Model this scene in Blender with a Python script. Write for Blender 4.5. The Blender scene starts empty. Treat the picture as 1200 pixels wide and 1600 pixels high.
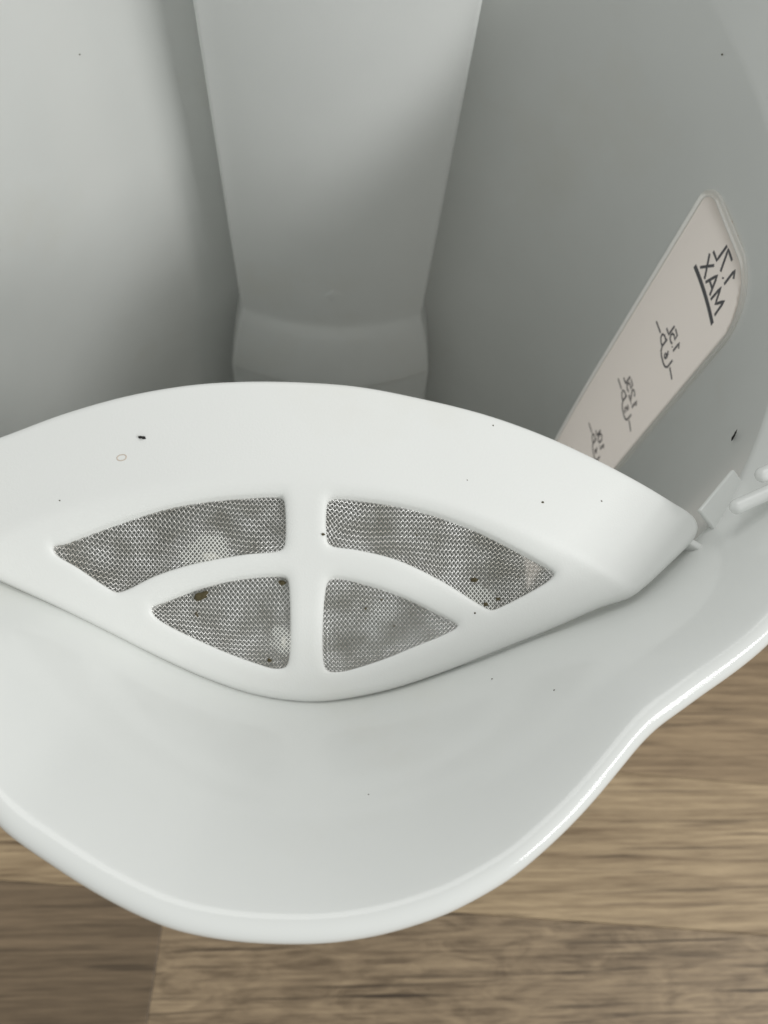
import bpy, bmesh, math, random
import numpy as np
from mathutils import Vector, Matrix, noise, geometry
rng = random.Random(4)
SC = bpy.context.scene
COL = SC.collection
MM = 0.001
# local millimetre frame: x right, y towards the handle, z up, z = 0 at the rim, table at z = -205
OFF = Vector((0, -60, 205))
def W3(x, y, z): return (Vector((x, y, z)) + OFF) * MM

# ---------------------------------------------------------------- camera
cam = bpy.data.cameras.new('camera'); camo = bpy.data.objects.new('camera', cam); COL.objects.link(camo)
right = Vector((0.99741222, -0.00740799, 0.0715)).normalized()
camo.location = W3(0, 0, 68)
Rm = np.array([[0.99741222, 0.01870148, 0.06941989], [-0.00740799, -0.9337026, 0.35797287], [0.0715, -0.3577, -0.9314]])
# columns of the camera matrix: right, up, back
r_ = Rm @ np.array([1, 0, 0]); u_ = Rm @ np.array([0, -1, 0]); b_ = Rm @ np.array([0, 0, -1])
M = Matrix(((r_[0], u_[0], b_[0]), (r_[1], u_[1], b_[1]), (r_[2], u_[2], b_[2])))
camo.rotation_euler = M.to_euler()
cam.sensor_fit = 'HORIZONTAL'; cam.sensor_width = 36; cam.lens = 37.5
cam.clip_start = 0.002; cam.clip_end = 50
cam.dof.use_dof = True; cam.dof.focus_distance = 0.085; cam.dof.aperture_fstop = 60
SC.camera = camo
# ---------------------------------------------------------------- light
world = bpy.data.worlds.new('World'); SC.world = world; world.use_nodes = True
bg = world.node_tree.nodes['Background']
bg.inputs[0].default_value = (0.98, 1.0, 0.975, 1); bg.inputs[1].default_value = 0.55
def area(name, pos, target, sx, sy, power, col):
    l = bpy.data.lights.new(name, 'AREA'); l.shape = 'RECTANGLE'; l.size = sx; l.size_y = sy
    l.energy = power; l.color = col
    o = bpy.data.objects.new(name, l); COL.objects.link(o); o.location = pos
    o.rotation_euler = (Vector(target) - Vector(pos)).to_track_quat('-Z', 'Y').to_euler()
    return o
area('window_light', (1.02, -0.82, 0.88), (0, 0, 0.2), 0.36, 0.34, 6.2, (1.0, 1.0, 0.985))
area('window_light_second', (1.12, -0.46, 1.12), (0, 0, 0.2), 0.36, 0.34, 6.2, (1.0, 1.0, 0.985))
area('overhead_fill', (-0.15, 0.80, 1.75), (0, 0, 0.2), 1.1, 0.8, 6.8, (1.0, 1.0, 0.98))  # added fill lamp, stands in for ambient light from above and behind
SC.view_settings.view_transform = 'Standard'; SC.view_settings.look = 'None'
SC.view_settings.exposure = -0.24; SC.view_settings.gamma = 1.0

# ---------------------------------------------------------------- materials
def newmat(name):
    m = bpy.data.materials.new(name); m.use_nodes = True
    nt = m.node_tree; return m, nt, nt.nodes['Principled BSDF']
def N(nt, t, **kw):
    n = nt.nodes.new(t)
    for k, v in kw.items():
        if isinstance(v, (int, float, tuple, list)) and k in [i.name for i in n.inputs]: n.inputs[k].default_value = v
        else: setattr(n, k, v)
    return n
def plastic(name, col, rough, bump=0.0, bscale=9000, sss=0.0, specks=0.0, mottle=0.03, coat=0.0):
    m, nt, p = newmat(name); L = nt.links.new
    tc = N(nt, 'ShaderNodeTexCoord')
    nz = N(nt, 'ShaderNodeTexNoise'); nz.inputs['Scale'].default_value = 60; nz.inputs['Detail'].default_value = 4
    L(tc.outputs['Object'], nz.inputs['Vector'])
    mr = N(nt, 'ShaderNodeMapRange'); mr.inputs['From Min'].default_value = .3; mr.inputs['From Max'].default_value = .7
    mr.inputs['To Min'].default_value = 1 - mottle; mr.inputs['To Max'].default_value = 1.0
    L(nz.outputs['Fac'], mr.inputs['Value'])
    mul = N(nt, 'ShaderNodeVectorMath'); mul.operation = 'SCALE'; mul.inputs[0].default_value = col
    L(mr.outputs[0], mul.inputs['Scale'])
    out = mul.outputs[0]
    if specks:
        vo = N(nt, 'ShaderNodeTexVoronoi'); vo.inputs['Scale'].default_value = 150; L(tc.outputs['Object'], vo.inputs['Vector'])
        lt = N(nt, 'ShaderNodeMath'); lt.operation = 'LESS_THAN'; lt.inputs[1].default_value = 0.022; L(vo.outputs['Distance'], lt.inputs[0])
        sep = N(nt, 'ShaderNodeSeparateColor'); L(vo.outputs['Color'], sep.inputs[0])
        gt = N(nt, 'ShaderNodeMath'); gt.operation = 'GREATER_THAN'; gt.inputs[1].default_value = 1 - specks; L(sep.outputs[0], gt.inputs[0])
        mm_ = N(nt, 'ShaderNodeMath'); mm_.operation = 'MULTIPLY'; L(lt.outputs[0], mm_.inputs[0]); L(gt.outputs[0], mm_.inputs[1])
        m3 = N(nt, 'ShaderNodeMath'); m3.operation = 'MULTIPLY'; m3.inputs[1].default_value = .6; L(mm_.outputs[0], m3.inputs[0])
        mx = N(nt, 'ShaderNodeMix'); mx.data_type = 'RGBA'; L(m3.outputs[0], mx.inputs[0]); L(out, mx.inputs[6]); mx.inputs[7].default_value = (.16, .11, .07, 1)
        out = mx.outputs[2]
    ns = N(nt, 'ShaderNodeTexNoise'); ns.inputs['Scale'].default_value = 38; ns.inputs['Detail'].default_value = 7; ns.inputs['Roughness'].default_value = .6
    L(tc.outputs['Object'], ns.inputs['Vector'])
    ms = N(nt, 'ShaderNodeMapRange'); ms.inputs['From Min'].default_value = .58; ms.inputs['From Max'].default_value = .74; ms.inputs['To Max'].default_value = .16
    L(ns.outputs['Fac'], ms.inputs['Value'])
    mz = N(nt, 'ShaderNodeMix'); mz.data_type = 'RGBA'; L(ms.outputs[0], mz.inputs[0]); L(out, mz.inputs[6]); mz.inputs[7].default_value = (.70, .66, .54, 1)
    out = mz.outputs[2]
    L(out, p.inputs['Base Color'])
    n2 = N(nt, 'ShaderNodeTexNoise'); n2.inputs['Scale'].default_value = 220; n2.inputs['Detail'].default_value = 3
    L(tc.outputs['Object'], n2.inputs['Vector'])
    mr2 = N(nt, 'ShaderNodeMapRange'); mr2.inputs['To Min'].default_value = rough * .8; mr2.inputs['To Max'].default_value = rough * 1.25
    L(n2.outputs['Fac'], mr2.inputs['Value']); L(mr2.outputs[0], p.inputs['Roughness'])
    if bump:
        n3 = N(nt, 'ShaderNodeTexNoise'); n3.inputs['Scale'].default_value = bscale; n3.inputs['Detail'].default_value = 2
        L(tc.outputs['Object'], n3.inputs['Vector'])
        b = N(nt, 'ShaderNodeBump'); b.inputs['Strength'].default_value = bump; b.inputs['Distance'].default_value = 0.0001
        L(n3.outputs['Fac'], b.inputs['Height']); L(b.outputs[0], p.inputs['Normal'])
    if coat: p.inputs['Coat Weight'].default_value = coat; p.inputs['Coat Roughness'].default_value = .08
    p.inputs['IOR'].default_value = 1.5
    return m
M_SHELL = plastic('glossy_white_plastic', (.825, .84, .82), .12, .06, 4500, specks=.05)
M_COLUMN = plastic('satin_white_plastic', (.82, .835, .82), .42, .25, 5000)
M_FILTER = plastic('filter_white_plastic', (.85, .86, .84), .40, .15, 5000, specks=.10, mottle=.02)

def simple(name, col, rough, metal=0.0):
    m, nt, p = newmat(name); p.inputs['Base Color'].default_value = (*col, 1)
    p.inputs['Roughness'].default_value = rough; p.inputs['Metallic'].default_value = metal
    return m, nt, p
M_INK = simple('grey_ink', (.14, .14, .15), .6)[0]
M_INK_PALE = simple('faded_ink', (.30, .28, .28), .6)[0]
M_CRUMB = simple('black_crumb', (.008, .007, .006), .7)[0]
M_LIME = simple('limescale', (.72, .71, .66), .6)[0]
M_BROWN, nt, p = simple('brown_deposit', (.07, .055, .02), .7)
M_STAIN = simple('yellowish_stain', (.52, .44, .30), .5)[0]
# steel wire
M_STEEL, nt, p = simple('steel_wire', (.66, .65, .63), .36, 1.0)
tc = N(nt, 'ShaderNodeTexCoord'); nz = N(nt, 'ShaderNodeTexNoise'); nz.inputs['Scale'].default_value = 260; nz.inputs['Detail'].default_value = 5
nt.links.new(tc.outputs['Object'], nz.inputs['Vector'])
nz2 = N(nt, 'ShaderNodeTexNoise'); nz2.inputs['Scale'].default_value = 1300; nt.links.new(tc.outputs['Object'], nz2.inputs['Vector'])
cr = N(nt, 'ShaderNodeValToRGB'); cr.color_ramp.elements[0].position = .34; cr.color_ramp.elements[0].color = (.46, .44, .40, 1)
cr.color_ramp.elements[1].position = .6; cr.color_ramp.elements[1].color = (.88, .87, .86, 1)
nt.links.new(nz.outputs['Fac'], cr.inputs[0])
lime = None
for (x, y, z, r) in ((-11.5, 24.4, -7.6, 1.9), (-4.3, 17.0, -13.6, 1.5), (15.5, 20.8, -11.0, 1.6), (-13.5, 24.2, -7.9, .8)):
    loc = (W3(x, y, z) - W3(0, 20, -12))
    dn = N(nt, 'ShaderNodeVectorMath'); dn.operation = 'DISTANCE'; nt.links.new(tc.outputs['Object'], dn.inputs[0]); dn.inputs[1].default_value = loc
    ad = N(nt, 'ShaderNodeMath'); ad.operation = 'MULTIPLY_ADD'; nt.links.new(nz2.outputs['Fac'], ad.inputs[0]); ad.inputs[1].default_value = .0022; nt.links.new(dn.outputs['Value'], ad.inputs[2])
    mr = N(nt, 'ShaderNodeMapRange'); mr.inputs['From Min'].default_value = (r + .9) * MM; mr.inputs['From Max'].default_value = (r + 1.4) * MM; mr.inputs['To Min'].default_value = 1.0; mr.inputs['To Max'].default_value = 0
    nt.links.new(ad.outputs[0], mr.inputs['Value'])
    if lime is None: lime = mr.outputs[0]
    else:
        mxm = N(nt, 'ShaderNodeMath'); mxm.operation = 'MAXIMUM'; nt.links.new(lime, mxm.inputs[0]); nt.links.new(mr.outputs[0], mxm.inputs[1]); lime = mxm.outputs[0]
mxc = N(nt, 'ShaderNodeMix'); mxc.data_type = 'RGBA'; nt.links.new(lime, mxc.inputs[0]); nt.links.new(cr.outputs[0], mxc.inputs[6]); mxc.inputs[7].default_value = (.86, .86, .82, 1)
nt.links.new(mxc.outputs[2], p.inputs['Base Color'])
inv = N(nt, 'ShaderNodeMath'); inv.operation = 'SUBTRACT'; inv.inputs[0].default_value = 1; nt.links.new(lime, inv.inputs[1]); nt.links.new(inv.outputs[0], p.inputs['Metallic'])
# window pane: clouded translucent plastic
def translucent(name, col, tcol, fac, rough):
    m = bpy.data.materials.new(name); m.use_nodes = True; nt = m.node_tree; p = nt.nodes['Principled BSDF']
    p.inputs['Base Color'].default_value = (*col, 1); p.inputs['Roughness'].default_value = rough
    t = N(nt, 'ShaderNodeBsdfTranslucent'); t.inputs[0].default_value = (*tcol, 1)
    mx = N(nt, 'ShaderNodeMixShader'); mx.inputs[0].default_value = fac
    nt.links.new(p.outputs[0], mx.inputs[1]); nt.links.new(t.outputs[0], mx.inputs[2])
    nt.links.new(mx.outputs[0], nt.nodes['Material Output'].inputs[0]); return m
M_PANE = translucent('clouded_clear_plastic', (.86, .81, .77), (.98, .93, .88), .5, .18)
M_BEZEL = translucent('clear_edge_plastic', (.86, .86, .83), (.95, .95, .93), .4, .10)

# ---------------------------------------------------------------- helpers
def mesh_obj(name, verts, faces, mat, parent=None, smooth=True, angle=None, local=True):
    me = bpy.data.meshes.new(name)
    vs = [tuple(W3(*v)) for v in verts] if local else verts
    if parent is not None:
        pl = parent_world(parent); vs = [(v[0] - pl[0], v[1] - pl[1], v[2] - pl[2]) for v in vs]
    me.from_pydata(vs, [], faces); me.update()
    if smooth:
        me.polygons.foreach_set('use_smooth', [True] * len(me.polygons))
        if angle: me.set_sharp_from_angle(angle=math.radians(angle))
    o = bpy.data.objects.new(name, me); COL.objects.link(o); me.materials.append(mat)
    if parent is not None: o.parent = parent
    return o
PW = {}
def parent_world(o):
    return PW.get(o.name, (0, 0, 0))
def thing(name, label, cat, loc, group=None):
    o = bpy.data.objects.new(name, None); COL.objects.link(o); o.location = loc; o.empty_display_size = .02
    if label: o['label'] = label
    if cat: o['category'] = cat
    if group: o['group'] = group
    PW[o.name] = tuple(loc); return o
def child_of(o):
    PW[o.name] = parent_world(o.parent); return o
def recalc(o):
    bm = bmesh.new(); bm.from_mesh(o.data); bmesh.ops.recalc_face_normals(bm, faces=bm.faces); bm.to_mesh(o.data); bm.free()
def smoothstep(a, b, x):
    t = min(1, max(0, (x - a) / (b - a))); return t * t * (3 - 2 * t)
def box_rounded(name, c, half, r, mat, parent, rot=None):
    bm = bmesh.new(); bmesh.ops.create_cube(bm, size=2)
    bmesh.ops.scale(bm, vec=Vector(half) * MM, verts=bm.verts)
    bmesh.ops.bevel(bm, geom=list(bm.edges), offset=r * MM, segments=4, profile=.5, affect='EDGES')
    if rot is not None: bmesh.ops.transform(bm, matrix=rot.to_4x4(), verts=bm.verts)
    bmesh.ops.translate(bm, vec=W3(*c) - Vector(parent_world(parent)), verts=bm.verts)
    me = bpy.data.meshes.new(name); bm.to_mesh(me); bm.free()
    me.polygons.foreach_set('use_smooth', [True] * len(me.polygons))
    o = bpy.data.objects.new(name, me); COL.objects.link(o); me.materials.append(mat); o.parent = parent; return o

# ---------------------------------------------------------------- table: laminate strips
def wood(name, dark, light, seed, grain=1.0, cross=0.0):
    m, nt, p = newmat(name); L = nt.links.new
    tc = N(nt, 'ShaderNodeTexCoord')
    def stretched(sx, sy, scale, detail, rough=.6, dist=0.0):
        mp = N(nt, 'ShaderNodeMapping'); mp.inputs['Scale'].default_value = (sx, sy, 1); mp.inputs['Location'].default_value = (seed * 1.37, seed * .71, seed)
        L(tc.outputs['Object'], mp.inputs['Vector'])
        n = N(nt, 'ShaderNodeTexNoise'); n.inputs['Scale'].default_value = scale; n.inputs['Detail'].default_value = detail
        n.inputs['Roughness'].default_value = rough; n.inputs['Distortion'].default_value = dist
        L(mp.outputs[0], n.inputs['Vector']); return n.outputs['Fac']
    def mathn(op, a, b):
        n = N(nt, 'ShaderNodeMath'); n.operation = op
        for i, v in ((0, a), (1, b)):
            if isinstance(v, (int, float)): n.inputs[i].default_value = v
            else: L(v, n.inputs[i])
        return n.outputs[0]
    broad = stretched(5, 80, 1.0, 6, .62, .9)
    fine = stretched(11, 560, 1.0, 9, .72, .5)
    fleck = stretched(16, 520, 1.0, 4, .55, .5)
    v = mathn('ADD', mathn('MULTIPLY', broad, .45), mathn('MULTIPLY', fine, .55))
    if cross:
        cx = stretched(60, 190, 1.0, 5, .6, 1.2)
        v = mathn('ADD', mathn('MULTIPLY', v, 1 - cross), mathn('MULTIPLY', cx, cross))
    pores = stretched(60, 1100, 1.0, 5, .65, .2)
    v = mathn('ADD', mathn('MULTIPLY', v, .72), mathn('MULTIPLY', pores, .28))
    cr = N(nt, 'ShaderNodeValToRGB'); e = cr.color_ramp.elements
    e[0].position = .39; e[0].color = (*dark, 1); e[1].position = .59; e[1].color = (*light, 1)
    L(v, cr.inputs[0])
    mr = N(nt, 'ShaderNodeMapRange'); mr.inputs['From Min'].default_value = .57; mr.inputs['From Max'].default_value = .68
    mr.inputs['To Min'].default_value = 0; mr.inputs['To Max'].default_value = .8 * grain; L(fleck, mr.inputs['Value'])
    mx = N(nt, 'ShaderNodeMix'); mx.data_type = 'RGBA'; L(mr.outputs[0], mx.inputs[0]); L(cr.outputs[0], mx.inputs[6])
    mx.inputs[7].default_value = (dark[0] * .5, dark[1] * .48, dark[2] * .45, 1)
    L(mx.outputs[2], p.inputs['Base Color']); p.inputs['Roughness'].default_value = .5
    b = N(nt, 'ShaderNodeBump'); b.inputs['Strength'].default_value = .35; b.inputs['Distance'].default_value = .0003
    L(fine, b.inputs['Height']); L(b.outputs[0], p.inputs['Normal'])
    return m
W_A = wood('laminate_mid_brown', (.150, .098, .052), (.39, .280, .165), 1)
W_B = wood('laminate_light_oak', (.185, .123, .065), (.53, .395, .240), 5)
W_C = wood('laminate_grey_brown', (.115, .076, .042), (.43, .318, .198), 9, 1.3, .45)
W_D = wood('laminate_dark_brown', (.090, .061, .034), (.24, .170, .103), 14, .7)
table = thing('countertop', None, None, (0, 0, 0)); table['kind'] = 'structure'
ANG = math.radians(-4.45)
def strip_obj(u0, u1, v0, v1, mat):
    # u along the grain, v across, both in mm, about the local point (0, 21.3)
    g = .06
    def pt(u, v, z):
        return W3(u * math.cos(ANG) - v * math.sin(ANG), 21.3 + u * math.sin(ANG) + v * math.cos(ANG), z)
    u0 += g; u1 -= g; v0 += g; v1 -= g; b = .25
    vs = [pt(u, v, -225) for u, v in ((u0, v0), (u1, v0), (u1, v1), (u0, v1))]
    vs += [pt(u, v, -205 - .12) for u, v in ((u0, v0), (u1, v0), (u1, v1), (u0, v1))]
    vs += [pt(u, v, -205) for u, v in ((u0 + b, v0 + b), (u1 - b, v0 + b), (u1 - b, v1 - b), (u0 + b, v1 - b))]
    fs = [(3, 2, 1, 0), (8, 9, 10, 11)]
    for a in (0, 4):
        for i in range(4): fs.append((a + i, a + (i + 1) % 4, a + 4 + (i + 1) % 4, a + 4 + i))
    return mesh_obj('plank', [tuple(v) for v in vs], fs, mat, table, smooth=False, local=False)
rows = []
mats = [W_A, W_B, W_C, W_D]
vb = [-675, -625, -579, -533, -487, -441, -395, -349, -303, -257, -211, -165, -119, -91, -45.2, 0, 46, 92, 138, 184, 230, 276, 322, 368, 414, 460]
for k in range(len(vb) - 1):
    v0, v1 = vb[k], vb[k + 1]
    if v0 == 0: cuts = [(-700, -260, W_B), (-260, 700, W_A)]
    elif v0 == -45.2: cuts = [(-700, 330, W_B), (330, 700, W_D)]
    elif v0 == -91: cuts = [(-700, -360, W_A), (-360, -43.5, W_D), (-43.5, 260, W_C), (260, 700, W_B)]
    else:
        s = [-700, rng.uniform(-420, -150), rng.uniform(0, 350), 700]
        cuts = [(s[i], s[i + 1], mats[(k * 2 + i * 3) % 4]) for i in range(3)]
    for a, b, mt in cuts: strip_obj(a, b, v0, v1, mt)

# ---------------------------------------------------------------- kettle body shell
kettle = thing('kettle', 'open white plastic kettle jug seen from above its broad spout, standing on wood countertop', 'kettle', tuple(W3(0, 60, -205)))
rim_pts = [(-41.5, 15.4), (-33.1, 9.2), (-30.0, 5.0), (-25.07, -0.6), (-21.32, -2.9), (-17.68, -4.99), (-14.64, -6.49), (-11.17, -7.85), (-6.8, -8.65), (-2.44, -8.94), (0.96, -8.91),
           (4.88, -8.4), (9.9, -7.06), (15.11, -4.6), (20.68, -0.4), (24.33, 3.07), (26.85, 5.65), (28.74, 7.24), (33.14, 9.97), (39.75, 14.25)]
CY = 60.
ra = np.array([math.degrees(math.atan2(x, CY - y)) for x, y in rim_pts]); rr = np.array([math.hypot(x, CY - y) for x, y in rim_pts])
def wall_rho(th, r=54., c=64.):
    # distance from (0, CY) along angle th (degrees, 0 = spout, + = right) to circle centre (0,c) radius r
    t = math.radians(th); ux, uy = math.sin(t), -math.cos(t); oy = CY - c
    b = uy * oy; return -b + math.sqrt(b * b - (oy * oy - r * r)) - 4.4 * (1 - smoothstep(24, 56, abs(th)))
angs_dense = np.arange(-180, 180.01, .25)
def rho_raw(th):
    if ra[0] <= th <= ra[-1]: v = float(np.interp(th, ra, rr))
    else: v = 60.6
    return max(v, wall_rho(th) + 4.2)
raw = np.array([rho_raw(t) for t in angs_dense])
def gsm(a, s):
    k = np.exp(-.5 * (np.arange(-20, 21) / s) ** 2); k /= k.sum()
    return np.convolve(np.concatenate([a[-21:-1], a, a[1:21]]), k, 'same')[20:-20]
RO = gsm(raw, 4.0)
def rho_o(th): return float(np.interp(th, angs_dense, RO))
def zr(th): return 15 * smoothstep(62, 150, abs(th))
_sx = np.arange(-70, 70.01, .5); _sy = np.interp(_sx, [-52, -44, -34, -28, -21, -9, -1, 4, 9, 16, 22, 29, 36, 41, 52], [0, 0, -1.3, -2.0, -2.1, -2.3, -2.1, -1.6, -1.3, -1.4, -2.5, -3.4, -1.8, -.7, 0])
_k = np.exp(-.5 * (np.arange(-12, 13) / 5.0) ** 2); _k /= _k.sum()
SEAT = (_sx, np.convolve(_sy, _k, 'same'))     # seat of the filter, a little below its lower edge
def z_wall_top(th):
    a = abs(th)
    v = -20.6 + 8.6 * smoothstep(0, 38, a)
    v += 1.5 * smoothstep(40, 70, a)
    v -= 3.0 * math.exp(-((th - 41) / 11) ** 2)
    v += float(np.interp(th, SEAT[0], SEAT[1]))
    return v + zr(th)
def P(th, rho, z): t = math.radians(th); return (rho * math.sin(t), CY - rho * math.cos(t), z)
T = 3.1
def r_low(z): return 54. + 4.5 * smoothstep(-60, -190, z)
def inner_profile(th):
    ro = rho_o(th); z0 = zr(th); out = []
    f = 1 - smoothstep(34, 60, abs(th)); aend = math.radians(142 - 24 * f)
    for k in range(11):              # rounded rim from outside, over the crest, to inside
        a = aend * (k / 10)
        out.append((ro - T / 2 + T / 2 * math.cos(a), z0 - T / 2 + T / 2 * math.sin(a)))
    ri, zi = out[-1]; w = wall_rho(th); zt = z_wall_top(th)
    tx, tz = -math.sin(aend), math.cos(aend)      # tangent, going inwards and down
    reach = (ri - w) * .5
    c = (ri + tx * reach, zi + tz * reach)
    n = 26
    for k in range(1, n + 1):
        t = k / n; out.append(((1 - t) ** 2 * ri + 2 * t * (1 - t) * c[0] + t * t * w, (1 - t) ** 2 * zi + 2 * t * (1 - t) * c[1] + t * t * zt))
    return out
NT = 720
ths = [-180 + i * 360 / NT for i in range(NT)]
zt_levels = list(np.linspace(0, .5, 150))[1:] + list(np.linspace(.5, 1, 36))[1:]
verts = []; nrow = None
for th in ths:
    pr = [P(th, r, z) for r, z in inner_profile(th)]
    zt = z_wall_top(th)
    for s in zt_levels:               # wall down
        z = zt + (-184 - zt) * s; pr.append(P(th, wall_rho(th, r_low(z)), z))
    for a in (30, 60, 90):            # fillet
        rl = wall_rho(th, r_low(-190)); pr.append(P(th, rl - 5 * (1 - math.cos(math.radians(a))), -184 - 5 * math.sin(math.radians(a))))
    for f in (.7, .4, .15): pr.append(P(th, wall_rho(th, 58.) * f, -189))
    # outer, from the rim downwards
    ro = rho_o(th); z0 = zr(th); op = []
    wo = wall_rho(th, 57.5); zo = z_wall_top(th) - 9
    for k in range(1, 19):
        t = k / 18; c = (wo + .35 * (ro - wo), (z0 - T / 2) + .75 * (zo - z0 + T / 2))
        op.append(P(th, (1 - t) ** 2 * ro + 2 * t * (1 - t) * c[0] + t * t * wo, (1 - t) ** 2 * (z0 - T / 2) + 2 * t * (1 - t) * c[1] + t * t * zo))
    for s in list(np.linspace(0, 1, 70))[1:]:
        z = zo + (-201 - zo) * s; op.append(P(th, wall_rho(th, r_low(z) + 3.5), z))
    op.append(P(th, wall_rho(th, 58.), -205)); op.append(P(th, 20, -205))
    col = list(reversed(op)) + pr
    nrow = len(col); verts += col
n_op = len(op)
faces = []
# opening for the level window, measured round (0, 64)
WA0, WA1, WZ0, WZ1 = 86.2, 108.6, -14.0, -150.
def win_uv(x, y):
    return math.degrees(math.atan2(x, 64 - y))
def in_hole(x, y, z, ins=.5):
    a = win_uv(x, y)
    if x < 0 or not (WA0 < a < WA1) or z > WZ0: return False
    u = math.radians(a - WA0) * 54.; S_ = math.radians(WA1 - WA0) * 54.; t = WZ0 - z
    if u < ins or u > S_ - ins or t < ins or z < WZ1 + ins: return False
    for r, d in ((8.5, u), (3.5, S_ - u)):
        if t < r and d < r and math.hypot(r - t, r - d) > r - ins: return False
    return True
for i in range(NT):
    j = (i + 1) % NT
    for k in range(nrow - 1):
        a = verts[i * nrow + k]; b = verts[j * nrow + k + 1]
        cx, cy_, cz = (a[0] + b[0]) / 2, (a[1] + b[1]) / 2, (a[2] + b[2]) / 2
        rad_ = math.hypot(cx, cy_ - 64)
        if -155 < cz < -11 and rad_ > 50 and (in_hole(cx, cy_, cz) if rad_ < 55.6 + r_low(cz) - 54 else (cx > 0 and WA0 - 2.5 < win_uv(cx, cy_) < WA1 + 1.5 and cz < -12.2 and cz > WZ1 - 1)): continue
        faces.append((i * nrow + k, i * nrow + k + 1, j * nrow + k + 1, j * nrow + k))
faces.append([i * nrow + nrow - 1 for i in range(NT)]); faces.append([i * nrow for i in reversed(range(NT))])
body = mesh_obj('jug_body', verts, faces, M_SHELL, kettle, angle=50)

# handle column inside the back of the jug
def column_section(hw, yc, ye, n=22):
    pts = [(-hw - .2, 121)]
    r = 1.0
    pts.append((-hw, ye + r))
    for k in range(1, 6):
        a = math.pi / 2 * k / 6; pts.append((-hw + r - r * math.cos(a), ye + r - r * math.sin(a)))
    for k in range(n + 1):
        x = (-hw + r) + (2 * hw - 2 * r) * k / n; f = 1 - (x / (hw - r)) ** 2
        pts.append((x, ye - (ye - yc) * f))
    for k in range(5, 0, -1):
        a = math.pi / 2 * k / 6; pts.append((hw - r + r * math.cos(a), ye + r - r * math.sin(a)))
    pts.append((hw, ye + r)); pts.append((hw + .2, 121))
    return pts
lv = []
for z in np.linspace(14, -80, 20): lv.append((z, 20.0, 101.0, 105.0))
lv += [(-81.5, 19.95, 101.0, 105.0), (-82.6, 20.0, 100.7, 104.9), (-83.8, 20.2, 100.0, 104.6), (-86, 20.9, 99.3, 104.2), (-92, 22.2, 98.6, 103.6), (-98, 23.3, 98.0, 103.3),
       (-102, 23.9, 97.8, 103.2), (-103.4, 24.1, 97.9, 103.3), (-104.4, 24.2, 98.5, 103.6), (-106, 24.4, 98.9, 104.0), (-125, 25.2, 98.9, 104), (-189, 26, 98.9, 104)]
vs = []; secn = None
for z, hw, yc, ye in lv:
    s = column_section(hw, yc, ye); secn = len(s); vs += [(x, y, z) for x, y in s]
fs = []
for a in range(len(lv) - 1):
    for k in range(secn - 1): fs.append((a * secn + k, (a + 1) * secn + k, (a + 1) * secn + k + 1, a * secn + k + 1))
fs.append(list(range(secn)))
colm = mesh_obj('handle_column', vs, fs, M_COLUMN, kettle, angle=40); colm['label'] = 'upright moulded channel down the back inner wall'
# two dull rivets low on the column foot
for x in (-2.5, 3.5):
    bm = bmesh.new(); bmesh.ops.create_uvsphere(bm, u_segments=16, v_segments=8, radius=1.3 * MM)
    bmesh.ops.scale(bm, vec=(1, .4, 1), verts=bm.verts); bmesh.ops.translate(bm, vec=W3(x, 98.7, -109.3) - Vector(PW[kettle.name]), verts=bm.verts)
    me = bpy.data.meshes.new('rivet'); bm.to_mesh(me); bm.free(); me.materials.append(M_STAIN); me.polygons.foreach_set('use_smooth', [True] * len(me.polygons))
    o = bpy.data.objects.new('rivet', me); COL.objects.link(o); o.parent = kettle

# level window: pane + raised clear edge, following the wall
def on_wall(s_mm, z, r):
    # s: arc length in mm from angle WA0 at r=54, towards the back
    a = math.radians(WA0) + s_mm / 54.
    rr_ = r + (r_low(z) - 54.)
    return (rr_ * math.sin(a), 64 - rr_ * math.cos(a), z)
SW = math.radians(WA1 - WA0) * 54.
def outline(inset, n=10):
    # rounded top; bottom square, ccw in (s,z)
    r1 = 8.5 - inset; r2 = 3.5 - inset
    s0, s1, z0, z1 = inset * .4, SW - inset, WZ1 + inset, WZ0 - inset * .6
    pts = [(s0, z0 + (z1 - z0) * t) for t in np.linspace(0, 1, 60) * (1 - r1 / (z1 - z0))]
    for k in range(1, n + 1):
        a = math.pi - math.pi / 2 * k / n; pts.append((s0 + r1 + r1 * math.cos(a), z1 - r1 + r1 * math.sin(a)))
    for k in range(0, n + 1):
        a = math.pi / 2 - math.pi / 2 * k / n; pts.append((s1 - r2 + r2 * math.cos(a), z1 - r2 + r2 * math.sin(a)))
    pts += [(s1, z1 - r2 - (z1 - z0 - r2) * t) for t in np.linspace(0, 1, 60)[1:]]
    return pts
rings = [(0.0, 53.95), (0.05, 53.75), (.2, 53.68), (.8, 53.66), (.9, 53.5), (1.05, 53.33), (1.25, 53.36), (1.3, 53.5)]
vs = []
for ins, r in rings:
    o_ = outline(ins); vs += [on_wall(s, z, r) for s, z in o_]
no = len(o_); fs = []
for a in range(len(rings) - 1):
    for k in range(no): fs.append((a * no + k, (a + 1) * no + k, (a + 1) * no + (k + 1) % no, a * no + (k + 1) % no))
win = mesh_obj('level_window', vs, fs, M_BEZEL, kettle, angle=60); win['label'] = 'clear plastic water level window with raised edge'
recalc(win); child_of(win)
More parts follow.
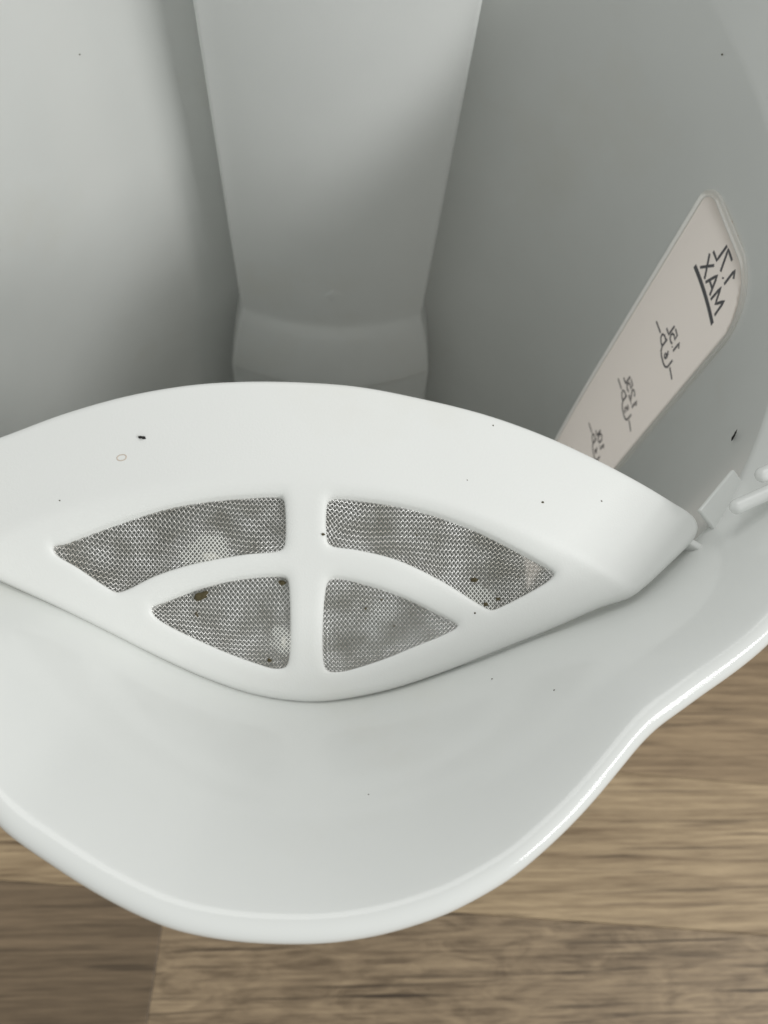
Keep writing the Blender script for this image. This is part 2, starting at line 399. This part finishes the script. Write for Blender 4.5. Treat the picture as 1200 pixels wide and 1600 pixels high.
# pane
o_ = outline(1.1); left = [p_ for p_ in o_]
zs = sorted(set([round(p_[1], 4) for p_ in o_]))
vs = []; fs = []
def srange(z):
    ins = 1.1; r1 = 8.5 - ins; r2 = 3.5 - ins; s0, s1, z1 = ins * .4, SW - ins, WZ0 - ins * .6
    a = s0 if z < z1 - r1 else s0 + r1 - math.sqrt(max(0, r1 * r1 - (z - z1 + r1) ** 2))
    b = s1 if z < z1 - r2 else s1 - r2 + math.sqrt(max(0, r2 * r2 - (z - z1 + r2) ** 2))
    return a, b
NS = 24
for layer, r in ((0, 53.42), (1, 57.9)):
    for z in zs:
        a, b = srange(z)
        for k in range(NS + 1): vs.append(on_wall(a + (b - a) * k / NS, z, r))
nz_ = len(zs); LN = nz_ * (NS + 1)
for layer in (0, 1):
    for i in range(nz_ - 1):
        for k in range(NS):
            q = layer * LN + i * (NS + 1) + k; f = (q, q + 1, q + NS + 2, q + NS + 1); fs.append(f if layer else f[::-1])
pane = mesh_obj('pane', vs[:LN], [f for f in fs if max(f) < LN], M_PANE, win, angle=60)
for f in ():
    pass

# strokes of the printed scale, seen from the back of the print (mirrored from inside)
GL = {'1': [[(.2, .75), (.5, 1), (.5, 0)]], '7': [[(0, 1), (.65, 1), (.2, 0)]], '2': [[(0, .78), (.12, .95), (.35, 1), (.58, .9), (.62, .68), (0, 0), (.65, 0)]],
      '5': [[(.62, 1), (.08, 1), (.04, .56), (.35, .64), (.6, .5), (.64, .25), (.5, .04), (.25, 0), (0, .12)]],
      '0': [[(.33, 0), (.08, .14), (0, .5), (.08, .86), (.33, 1), (.58, .86), (.66, .5), (.58, .14), (.33, 0)]],
      '4': [[(.5, 0), (.5, 1), (0, .3), (.68, .3)]], '6': [[(.55, .95), (.25, .85), (.03, .45), (.1, .1), (.33, 0), (.58, .12), (.6, .4), (.35, .55), (.08, .38)]],
      'L': [[(0, 1), (0, 0), (.55, 0)]], '.': [[(.08, .0), (.14, .06)]], 'M': [[(0, 0), (.06, 1), (.42, .25), (.78, 1), (.84, 0)]],
      'A': [[(0, 0), (.36, 1), (.72, 0)], [(.13, .33), (.6, .33)]], 'X': [[(0, 0), (.65, 1)], [(0, 1), (.65, 0)]]}
ADV = {'.': .32, 'M': 1.06, 'A': .9, 'X': .8, '1': .72}
def strokes_text(txt, s0, z0, h, wfac=1.0):
    out = []; s = s0
    for ch in txt:
        for st in GL[ch]: out.append([(s + px * h * wfac, z0 + pz * h) for px, pz in st])
        s += ADV.get(ch, .86) * h * wfac
    return out, s
def stroke_mesh(name, lines, w, mat, parent, label=None, r=53.34):
    vs = []; fs = []
    for ln in lines:
        ln2 = []
        for a, b in zip(ln, ln[1:]):
            n = max(1, int(math.hypot(b[0] - a[0], b[1] - a[1]) / .6))
            for k in range(n): ln2.append((a[0] + (b[0] - a[0]) * k / n, a[1] + (b[1] - a[1]) * k / n))
        ln2.append(ln[-1]); base = len(vs); m = len(ln2)
        for i, (s, z) in enumerate(ln2):
            p0 = ln2[max(0, i - 1)]; p1 = ln2[min(m - 1, i + 1)]; dx, dz = p1[0] - p0[0], p1[1] - p0[1]; L_ = math.hypot(dx, dz) or 1
            nx, nz = -dz / L_ * w / 2, dx / L_ * w / 2
            for sg in (1, -1):
                vs.append(on_wall(s + sg * nx, z + sg * nz, r)); vs.append(on_wall(s + sg * nx, z + sg * nz, r + .05))
        for i in range(m - 1):
            q = base + i * 4; n_ = q + 4
            fs += [(q, q + 2, n_ + 2, n_), (q + 1, n_ + 1, n_ + 3, q + 3), (q, n_, n_ + 1, q + 1), (q + 2, q + 3, n_ + 3, n_ + 2)]
        fs += [(base, base + 1, base + 3, base + 2), (base + (m - 1) * 4, base + (m - 1) * 4 + 2, base + (m - 1) * 4 + 3, base + (m - 1) * 4 + 1)]
    o = mesh_obj(name, vs, fs, mat, parent, smooth=False)
    if label: o['label'] = label
    recalc(o); return o
l1, _ = strokes_text('1.7L', 5.9, -19.1, 3.0, .95)
l2, _ = strokes_text('MAX', 5.0, -23.0, 3.0, 1.05)
stroke_mesh('printed_mark', l1 + l2, .42, M_INK, win, 'mirrored 1.7L MAX lettering')
stroke_mesh('printed_line', [[(4.2, -24.0), (14.3, -24.0)]], .8, M_INK, win, 'thick line under MAX')
def cup(zb, txt, num, mat, w):
    lines, _ = strokes_text(txt, 6.4 if len(txt) == 4 else 6.2, zb + 2.5, 2.3, .95)
    lines += [[(3.6, zb + .4), (5.8, zb + .4)], [(12.3, zb + .4), (14.5, zb + .4)]]
    b = [(6.3, zb + 1.7), (6.3, zb - .3), (6.8, zb - 1.0), (7.6, zb - 1.3), (9.0, zb - 1.3), (9.8, zb - 1.0), (10.2, zb - .3), (10.2, zb + 1.7)]
    hd = [(10.2, zb + 1.3), (11.2, zb + 1.3), (11.8, zb + .8), (11.6, zb + .1), (10.9, zb - .3), (10.2, zb - .3)]
    n, _ = strokes_text(num, 7.8, zb - .5, 1.6, .8)
    return stroke_mesh('printed_mark', lines + [b, hd] + n, w, mat, win, 'mirrored %s mark with a cup outline' % txt)
cup(-38.6, '1.5L', '6', M_INK, .36); cup(-56.6, '1.25L', '5', M_INK_PALE, .42); cup(-74.2, '1.0L', '4', M_INK_PALE, .46)

# lid guides near the rim on the right inner side
def guide(th, rho, z, length, r, yaw=0, tilt=0):
    bm = bmesh.new(); n = 14; rings_ = []
    prof = [(0, 0)] + [(r * (1 - math.cos(a)), r * math.sin(a)) for a in np.linspace(.25, math.pi / 2, 6)]
    prof = [(s, q) for s, q in prof] + [(length - s, q) for s, q in reversed(prof)]
    mat = Matrix.Rotation(math.radians(yaw), 3, 'Z') @ Matrix.Rotation(math.radians(tilt), 3, 'Y')
    base = Vector(P(th, rho, z)); allv = []
    for s, q in prof:
        allv.append([bm.verts.new(W3(*(base + mat @ Vector((s, q * math.cos(2 * math.pi * k / n), q * math.sin(2 * math.pi * k / n))))) - Vector(PW[kettle.name])) for k in range(n)])
    for a, b in zip(allv, allv[1:]):
        for k in range(n): bm.faces.new((a[k], a[(k + 1) % n], b[(k + 1) % n], b[k]))
    bmesh.ops.remove_doubles(bm, verts=bm.verts, dist=1e-6); bmesh.ops.recalc_face_normals(bm, faces=bm.faces)
    me = bpy.data.meshes.new('lid_guide'); bm.to_mesh(me); bm.free(); me.materials.append(M_SHELL); me.polygons.foreach_set('use_smooth', [True] * len(me.polygons))
    o = bpy.data.objects.new('lid_guide', me); COL.objects.link(o); o.parent = kettle; return o
guide(53.0, 51.2, -5.4, 16, .8, 22, -14)
guide(57.5, 51.6, -4.2, 14, .8, 22, -14)

rm = Matrix.Rotation(math.radians(47), 3, 'Z') @ Matrix.Rotation(math.radians(24), 3, 'X')
box_rounded('ledge_plate', (43.5, 32.2, -10.9), (3.4, 1.9, .3), .2, M_SHELL, kettle, rm)
# ---------------------------------------------------------------- spout filter
filt = thing('spout_filter', 'white plastic spout strainer with four fine wire mesh openings wedged behind the kettle spout', 'filter', tuple(W3(0, 20, -12)))
CC = (-4.257, -44.083); CR = 74.326
def softplus(d, w): return w * np.log1p(np.exp(np.clip(d / w, -30, 30))) + np.where(d / w > 30, d - w * 30, 0)
def HF(x, y):
    d = np.hypot(x - CC[0], y - CC[1]) - CR
    h = -17.5 + 0.8 * (y - 11.8) - 0.62 * softplus(d, .35)
    h = h - .08 * np.exp(-((d + .55) / .6) ** 2)             # shallow moulded step below the crease
    return h
OUT = [(-40.2, 31.6), (-38.4, 33.1), (-36.03, 34.29), (-32.14, 35.27), (-25.84, 37.24), (-19.64, 38.78), (-13.47, 39.76), (-8.52, 40.11), (-2.93, 40.19), (2.72, 40.0), (9.13, 39.2), (15.71, 38.14), (21.84, 36.67), (27.46, 34.94), (33.27, 32.9), (37.02, 31.42), (38.77, 30.73), (39.68, 30.07), (40.0, 29.23), (39.56, 28.14), (36.36, 25.14), (33.12, 22.42), (31.73, 21.48), (28.28, 20.37), (23.18, 18.34), (18.01, 16.47), (12.79, 14.59), (7.5, 12.98), (3.51, 12.14), (-0.5, 11.65), (-3.84, 11.76), (-7.8, 12.4), (-12.34, 13.78), (-17.39, 15.81), (-22.29, 18.01), (-27.04, 20.08), (-31.68, 21.99), (-35.13, 23.39), (-38.6, 25.6), (-40.8, 28.2), (-41.2, 30.0)]
HUL = [(-26.52, 24.9), (-25.59, 25.17), (-20.95, 26.76), (-16.05, 28.09), (-11.19, 28.92), (-5.12, 29.32), (-4.45, 29.18), (-4.26, 28.78), (-4.26, 25.2), (-4.63, 24.83), (-8.24, 24.41), (-13.23, 23.57), (-16.99, 22.52), (-19.85, 21.33), (-20.79, 21.16), (-21.68, 21.57), (-24.29, 23.12), (-26.35, 24.29)]
HUR = [(-0.08, 28.84), (0.28, 29.15), (4.11, 29.07), (8.52, 28.48), (13.02, 27.42), (17.66, 25.81), (22.62, 23.62), (23.06, 23.24), (22.86, 22.8), (17.61, 20.16), (16.84, 19.98), (15.94, 20.31), (11.5, 22.46), (6.88, 24.18), (3.03, 24.93), (0.37, 25.26), (-0.01, 25.57)]
HLL = [(-17.4, 19.9), (-16.49, 20.34), (-13.31, 21.5), (-8.9, 22.51), (-4.76, 22.82), (-4.0, 22.56), (-3.81, 22.03), (-3.78, 15.49), (-4.11, 14.8), (-5.16, 14.62), (-7.11, 15.07), (-11.6, 16.58), (-17.19, 19.2)]
HLR = [(0.06, 22.34), (0.56, 22.67), (3.77, 22.27), (7.69, 21.17), (11.04, 19.88), (13.23, 18.89), (13.53, 18.55), (13.03, 18.15), (9.28, 16.71), (5.38, 15.31), (1.43, 14.36), (0.24, 14.47), (-0.17, 15.11)]
def cr_spline(pts, step, it_corner=True):
    n = len(pts); out = []
    for i in range(n):
        p0, p1, p2, p3 = [np.array(pts[(i + k) % n]) for k in (-1, 0, 1, 2)]
        t0 = 0; t1 = t0 + np.linalg.norm(p1 - p0) ** .5; t2 = t1 + np.linalg.norm(p2 - p1) ** .5; t3 = t2 + np.linalg.norm(p3 - p2) ** .5
        m = max(1, int(np.linalg.norm(p2 - p1) / step))
        for k in range(m):
            t = t1 + (t2 - t1) * k / m
            A1 = (t1 - t) / (t1 - t0) * p0 + (t - t0) / (t1 - t0) * p1; A2 = (t2 - t) / (t2 - t1) * p1 + (t - t1) / (t2 - t1) * p2; A3 = (t3 - t) / (t3 - t2) * p2 + (t - t2) / (t3 - t2) * p3
            B1 = (t2 - t) / (t2 - t0) * A1 + (t - t0) / (t2 - t0) * A2; B2 = (t3 - t) / (t3 - t1) * A2 + (t - t1) / (t3 - t1) * A3
            out.append((t2 - t) / (t2 - t1) * B1 + (t - t1) / (t2 - t1) * B2)
    return np.array(out)
outl = cr_spline(OUT, .3); holes = [cr_spline(h_, .22) for h_ in (HUL, HUR, HLL, HLR)]
def inside(poly, pts):
    x, y = pts[:, 0], pts[:, 1]; r = np.zeros(len(pts), bool); n = len(poly)
    for i in range(n):
        x1, y1 = poly[i]; x2, y2 = poly[(i + 1) % n]
        if y1 == y2: continue
        c = ((y1 > y) != (y2 > y)) & (x < (x2 - x1) * (y - y1) / (y2 - y1) + x1); r ^= c
    return r
def dist(poly, pts, sel=None):
    a = poly; b = np.roll(poly, -1, 0)
    if sel is not None: a, b = a[sel], b[sel]
    d = np.full(len(pts), 1e9)
    for p, q in zip(a, b):
        v = q - p; L2 = v @ v
        if L2 < 1e-12: continue
        t = np.clip(((pts - p) @ v) / L2, 0, 1); d = np.minimum(d, np.hypot(*(pts - p - t[:, None] * v).T))
    return d
def offset_pts(poly, d):
    t = np.roll(poly, -1, 0) - np.roll(poly, 1, 0); t /= np.maximum(1e-9, np.hypot(*t.T))[:, None]; n = np.c_[-t[:, 1], t[:, 0]]
    area_ = .5 * np.sum(poly[:, 0] * np.roll(poly[:, 1], -1) - np.roll(poly[:, 0], -1) * poly[:, 1])
    return poly + n * d * (1 if area_ > 0 else -1)
RO_, RH_ = .6, 1.1
gx, gy = np.meshgrid(np.arange(-41, 40, .5), np.arange(10, 41, .5)); grid = np.c_[gx.ravel(), gy.ravel()]
grid[:, 0] += np.where((np.round(grid[:, 1] / .5) % 2) == 0, .25, 0)
cand = [grid]
for d in (.06, .2, .42, .68, .9): cand.append(offset_pts(outl, d))
for hpoly in holes:
    for d in (.06, .2, .42, .7, 1.0, 1.3): cand.append(offset_pts(hpoly, -d))
cand = np.concatenate(cand)
keep = inside(outl, cand)
dO = dist(outl, cand); dH = np.full(len(cand), 1e9)
for hpoly in holes: keep &= ~inside(hpoly, cand); dH = np.minimum(dH, dist(hpoly, cand))
dm = np.minimum(dO, dH); isgrid = np.arange(len(cand)) < len(grid)
keep &= (dm > .045) & ~(isgrid & ((dO < 1.0) | (dH < 1.4)))
pts_in = cand[keep]
allp = [Vector(p) for p in outl]; edges = [(i, (i + 1) % len(outl)) for i in range(len(outl))]
for hpoly in holes:
    b0 = len(allp); allp += [Vector(p) for p in hpoly]; edges += [(b0 + i, b0 + (i + 1) % len(hpoly)) for i in range(len(hpoly))]
allp += [Vector(p) for p in pts_in]
cv, ce, cf, *_ = geometry.delaunay_2d_cdt(allp, edges, [], 0, 1e-5)
V2 = np.array([[v.x, v.y] for v in cv]); cen = np.array([V2[list(f)].mean(0) for f in cf])
ok = inside(outl, cen)
for hpoly in holes: ok &= ~inside(hpoly, cen)
tri = [tuple(f) for f, k in zip(cf, ok) if k]
dO = dist(outl, V2); dH = np.full(len(V2), 1e9)
for hpoly in holes: dH = np.minimum(dH, dist(hpoly, V2))
def drop(d, r, dz): q = np.clip((r - d) / r, 0, 1); return dz * (1 - np.sqrt(1 - q * q))
top = HF(V2[:, 0], V2[:, 1]) - drop(dO, RO_, .55) - drop(dH, RH_, .5)
bot = HF(V2[:, 0], V2[:, 1]) - 1.6
nv = len(V2)
vs = [(V2[i, 0], V2[i, 1], top[i]) for i in range(nv)] + [(V2[i, 0], V2[i, 1], min(bot[i], top[i] - .5)) for i in range(nv)]
fs = list(tri) + [tuple(i + nv for i in reversed(t)) for t in tri]
ec = {}
for t in tri:
    for a, b in zip(t, t[1:] + t[:1]): ec[(a, b)] = 1
for (a, b) in list(ec):
    if (b, a) not in ec: fs.append((b, a, a + nv, b + nv))
used = sorted({i for f in fs for i in f}); mp = {v: i for i, v in enumerate(used)}
vs = [vs[i] for i in used]; fs = [tuple(mp[i] for i in f) for f in fs]
frame = mesh_obj('strainer_frame', vs, fs, M_FILTER, filt, angle=70)
frame['label'] = 'white moulded frame with a broad top band and crossed ribs'

# woven screens
def screen(poly, seed, bumps=()):
    pitch = .31; rad = .050; ang = math.radians(41 + seed * 2)
    big = offset_pts(poly, -.35)
    nrm_sel = None
    a = poly; b = np.roll(poly, -1, 0); ar = .5 * np.sum(a[:, 0] * b[:, 1] - b[:, 0] * a[:, 1]); t = b - a
    ny = -t[:, 0] if ar > 0 else t[:, 0]; low = ny < -.0 if False else ((-t[:, 0] if ar > 0 else t[:, 0]) * 1.0 < 0)
    verts = []; faces = []
    cen_ = poly.mean(0); R_ = 17
    e = [np.array([math.cos(ang), math.sin(ang)]), np.array([-math.sin(ang), math.cos(ang)])]
    nl = int(R_ / pitch)
    segs = []
    for fam in (0, 1):
        d, o = e[fam], e[1 - fam]
        for i in range(-nl, nl + 1):
            s = np.arange(-R_, R_, pitch / 4); ph = np.cos(np.pi * s / pitch + (math.pi if (i % 2) else 0)) * (1 if fam == 0 else -1)
            pts = cen_ + s[:, None] * d + (i * pitch) * o
            segs.append((pts, ph))
    P_ = np.concatenate([q[0] for q in segs]); PH = np.concatenate([q[1] for q in segs])
    # gentle warps of the cloth
    wx = np.array([noise.noise(Vector((p[0] * .17 + seed * 9, p[1] * .2, 1.3))) for p in P_]); wy = np.array([noise.noise(Vector((p[0] * .17, p[1] * .2 + seed * 7, 5.1))) for p in P_])
    Pw = P_ + np.c_[wx, wy] * .5
    ins = inside(big, Pw); idx = np.where(ins)[0]
    dl = np.full(len(P_), 9.); dl[ins] = dist(poly, Pw[ins], low)
    wz = np.array([noise.noise(Vector((p[0] * .26, p[1] * .26, seed + 2.2))) for p in P_])
    Z = HF(Pw[:, 0], Pw[:, 1]) - .52 - .85 * (1 - np.exp(-dl / 1.1)) + wz * .26 + PH * rad * .95
    for (bx, by, br, bh) in bumps: Z += bh * np.exp(-((Pw[:, 0] - bx) ** 2 + (Pw[:, 1] - by) ** 2) / br ** 2)
    n0 = 0
    for pts, ph in segs:
        m = len(pts); run = []
        for k in range(m + 1):
            if k < m and ins[n0 + k]: run.append(n0 + k)
            else:
                if len(run) > 2:
                    c = np.c_[Pw[run], Z[run]]; tg = np.gradient(c, axis=0); tg /= np.linalg.norm(tg, axis=1)[:, None]
                    sd = np.cross(tg, [0, -.45, .9]); sd /= np.linalg.norm(sd, axis=1)[:, None]; up = np.cross(sd, tg); b0 = len(verts)
                    for j in range(len(run)):
                        for q in range(5):
                            a_ = 2 * math.pi * q / 5; verts.append(tuple(c[j] + rad * (math.cos(a_) * sd[j] + math.sin(a_) * up[j])))
                    for j in range(len(run) - 1):
                        for q in range(5): faces.append((b0 + j * 5 + q, b0 + j * 5 + (q + 1) % 5, b0 + (j + 1) * 5 + (q + 1) % 5, b0 + (j + 1) * 5 + q))
                run = []
        n0 += m
    o = mesh_obj('mesh_screen', verts, faces, M_STEEL, filt); o['kind'] = 'stuff'
    return o
names = ['upper left wire mesh', 'upper right wire mesh', 'lower left wire mesh', 'lower right wire mesh']
for i, poly in enumerate(holes):
    o = screen(poly, i, bumps=[(-11.6, 24.8, 1.3, .55)] if i == 0 else ([(-4.4, 16.9, 1.0, .5)] if i == 2 else ()))

def lump(name, x, y, z, sx, sy, sz, mat, parent, seed, label=None, rz=0, sub=3, rough=.35):
    bm = bmesh.new(); bmesh.ops.create_icosphere(bm, subdivisions=sub, radius=1)
    for v in bm.verts:
        n = noise.noise(v.co * 1.6 + Vector((seed * 3.1, 0, 0))); v.co *= 1 + n * rough * 2
        v.co = Vector((v.co.x * sx, v.co.y * sy, v.co.z * sz)) * MM
    rot = Matrix.Rotation(math.radians(38), 3, 'X') @ Matrix.Rotation(math.radians(rz), 3, 'Z')
    bmesh.ops.transform(bm, matrix=rot.to_4x4(), verts=bm.verts)
    pl = W3(x, y, z)
    if parent is not None: bmesh.ops.translate(bm, vec=pl - Vector(parent_world(parent)), verts=bm.verts)
    me = bpy.data.meshes.new(name); bm.to_mesh(me); bm.free(); me.materials.append(mat); me.polygons.foreach_set('use_smooth', [True] * len(me.polygons))
    o = bpy.data.objects.new(name, me); COL.objects.link(o)
    if parent is not None: o.parent = parent
    else: o.location = pl
    if label: o['label'] = label
    return o
def hz(x, y): return float(HF(np.array([x]), np.array([y]))[0])
lump('limescale_spot', -11.5, 24.3, hz(-11.5, 24.3) - .85, .8, .4, .22, M_LIME, filt, 1, 'whitish crust at the lower edge of the upper left mesh')
lump('limescale_spot', -4.3, 17.1, hz(-4.3, 17.1) - .8, .25, .6, .2, M_LIME, filt, 2, 'whitish crust at the lower left mesh corner')
lump('brown_deposit', -12.6, 21.0, hz(-12.6, 21.0) - .95, .75, .38, .2, M_BROWN, filt, 3, 'brown residue stuck on the lower left mesh', rz=20)
lump('brown_deposit', -4.5, 22.2, hz(-4.5, 22.2) - .95, .35, .25, .15, M_BROWN, filt, 4)
lump('brown_deposit', -13.1, 19.45, hz(-13.1, 19.45) - 1.2, .16, .3, .12, M_BROWN, filt, 5)
lump('brown_deposit', 14.98, 22.7, hz(14.98, 22.7) - 1.1, .35, .22, .14, M_BROWN, filt, 6)
lump('brown_deposit', 17.6, 21.0, hz(17.6, 21.0) - .8, .22, .18, .12, M_BROWN, filt, 7)
lump('brown_deposit', 16.3, 20.5, hz(16.3, 20.5) - .7, .22, .18, .12, M_BROWN, filt, 8)
lump('brown_deposit', -5.8, 15.4, hz(-5.8, 15.4) - .8, .18, .18, .12, M_BROWN, filt, 9)
# side clip of the filter that rests on the kettle rim ledge
box_rounded('clip', (38.2, 28.3, -12.6), (2.6, .4, 1.5), .3, M_FILTER, filt, Matrix.Rotation(math.radians(-32), 3, 'Z'))
# loose crumbs
o = lump('crumb', -18.0, 34.38, hz(-18.0, 34.38) + .1, .34, .14, .1, M_CRUMB, None, 11, 'tiny black crumb lying on the broad white band above the upper left mesh', rz=-12, sub=3, rough=.5); o['category'] = 'crumb'
p_ = P(0, 0, 0)
aw = math.radians(67.9)
o = lump('crumb', 53.7 * math.sin(aw), 64 - 53.7 * math.cos(aw), -17.5, .13, .62, .13, M_CRUMB, None, 12, 'tiny black crumb stuck on the right inner wall below the level window', rz=-20, sub=3, rough=.4); o['category'] = 'crumb'

# pale dried water ring on the band
bm = bmesh.new(); c0 = Vector((-19.85, 32.5, hz(-19.85, 32.5))); vv = []
for k in range(28):
    a = 2 * math.pi * k / 28; r0 = .40 + .05 * math.sin(2 * a + 1); row = []
    for dr, dz in ((-.07, .0), (0, .035), (.07, .0)):
        x = c0.x + (r0 + dr) * math.cos(a); y = c0.y + (r0 + dr) * .8 * math.sin(a); row.append(bm.verts.new(W3(x, y, hz(x, y) + dz + .004) - Vector(PW[filt.name])))
    vv.append(row)
for k in range(28):
    for q in range(2): bm.faces.new((vv[k][q], vv[(k + 1) % 28][q], vv[(k + 1) % 28][q + 1], vv[k][q + 1]))
bmesh.ops.recalc_face_normals(bm, faces=bm.faces)
me = bpy.data.meshes.new('water_ring'); bm.to_mesh(me); bm.free(); me.materials.append(simple('dried_ring', (.64, .56, .48), .5)[0])
o = bpy.data.objects.new('water_ring', me); COL.objects.link(o); o.parent = filt; o['label'] = 'pale dried ring left on the white band'

# small specks of dirt on frame, mesh edges and walls
for i, (x, y, r) in enumerate([(-0.46, 26.03, .11), (21.53, 29.64, .12), (13.63, 31.18, .06), (28.11, 30.44, .07), (15.16, 19.58, .10), (-25.6, 28.6, .07), (16.4, 36.9, .06),
                               (-6.0, 26.9, .06), (8.8, 26.4, .08), (4.0, 20.1, .10), (7.0, 18.6, .09), (2.8, 17.3, .07), (19.5, 23.0, .08), (-14.6, 18.3, .07), (-9.9, 16.9, .06), (5.6, 20.9, .09)]):
    on_mesh = any(inside(h_, np.array([[x, y]]))[0] for h_ in holes)
    lump('speck', x, y, hz(x, y) - (1.1 if on_mesh else 0), r * (1.6 if i % 3 == 0 else 1), r, r * .6, M_BROWN, filt, 20 + i, sub=2, rz=i * 47, rough=.5)
def on_jug(th, rho):
    pr = sorted(inner_profile(th)[11:]); return P(th, rho, float(np.interp(rho, [p[0] for p in pr], [p[1] for p in pr])))
for i, (x, y, r) in enumerate([(21.2, 11.0, .10), (21.9, 2.9, .16), (24.6, 5.5, .13), (16.7, 13.0, .08), (4.0, 2.0, .06)]):
    q = on_jug(math.degrees(math.atan2(x, CY - y)), math.hypot(x, CY - y))
    lump('speck', q[0], q[1], q[2], r, r, r * .4, M_BROWN if i != 1 else M_STAIN, kettle, 60 + i, sub=2, rz=i * 31, rough=.5)
for i, (x, y, z) in enumerate([(-37.1, 103.3, -19.0), (48.0, 88.7, -1.5)]):
    lump('speck', x * .998, y, z, .11, .11, .11, M_BROWN, kettle, 80 + i, sub=2)
box_rounded('mould_mark', (0.0, 101.0, -70.5), (1.1, .14, 1.4), .12, M_COLUMN, kettle, Matrix.Rotation(math.radians(45), 3, 'Y'))
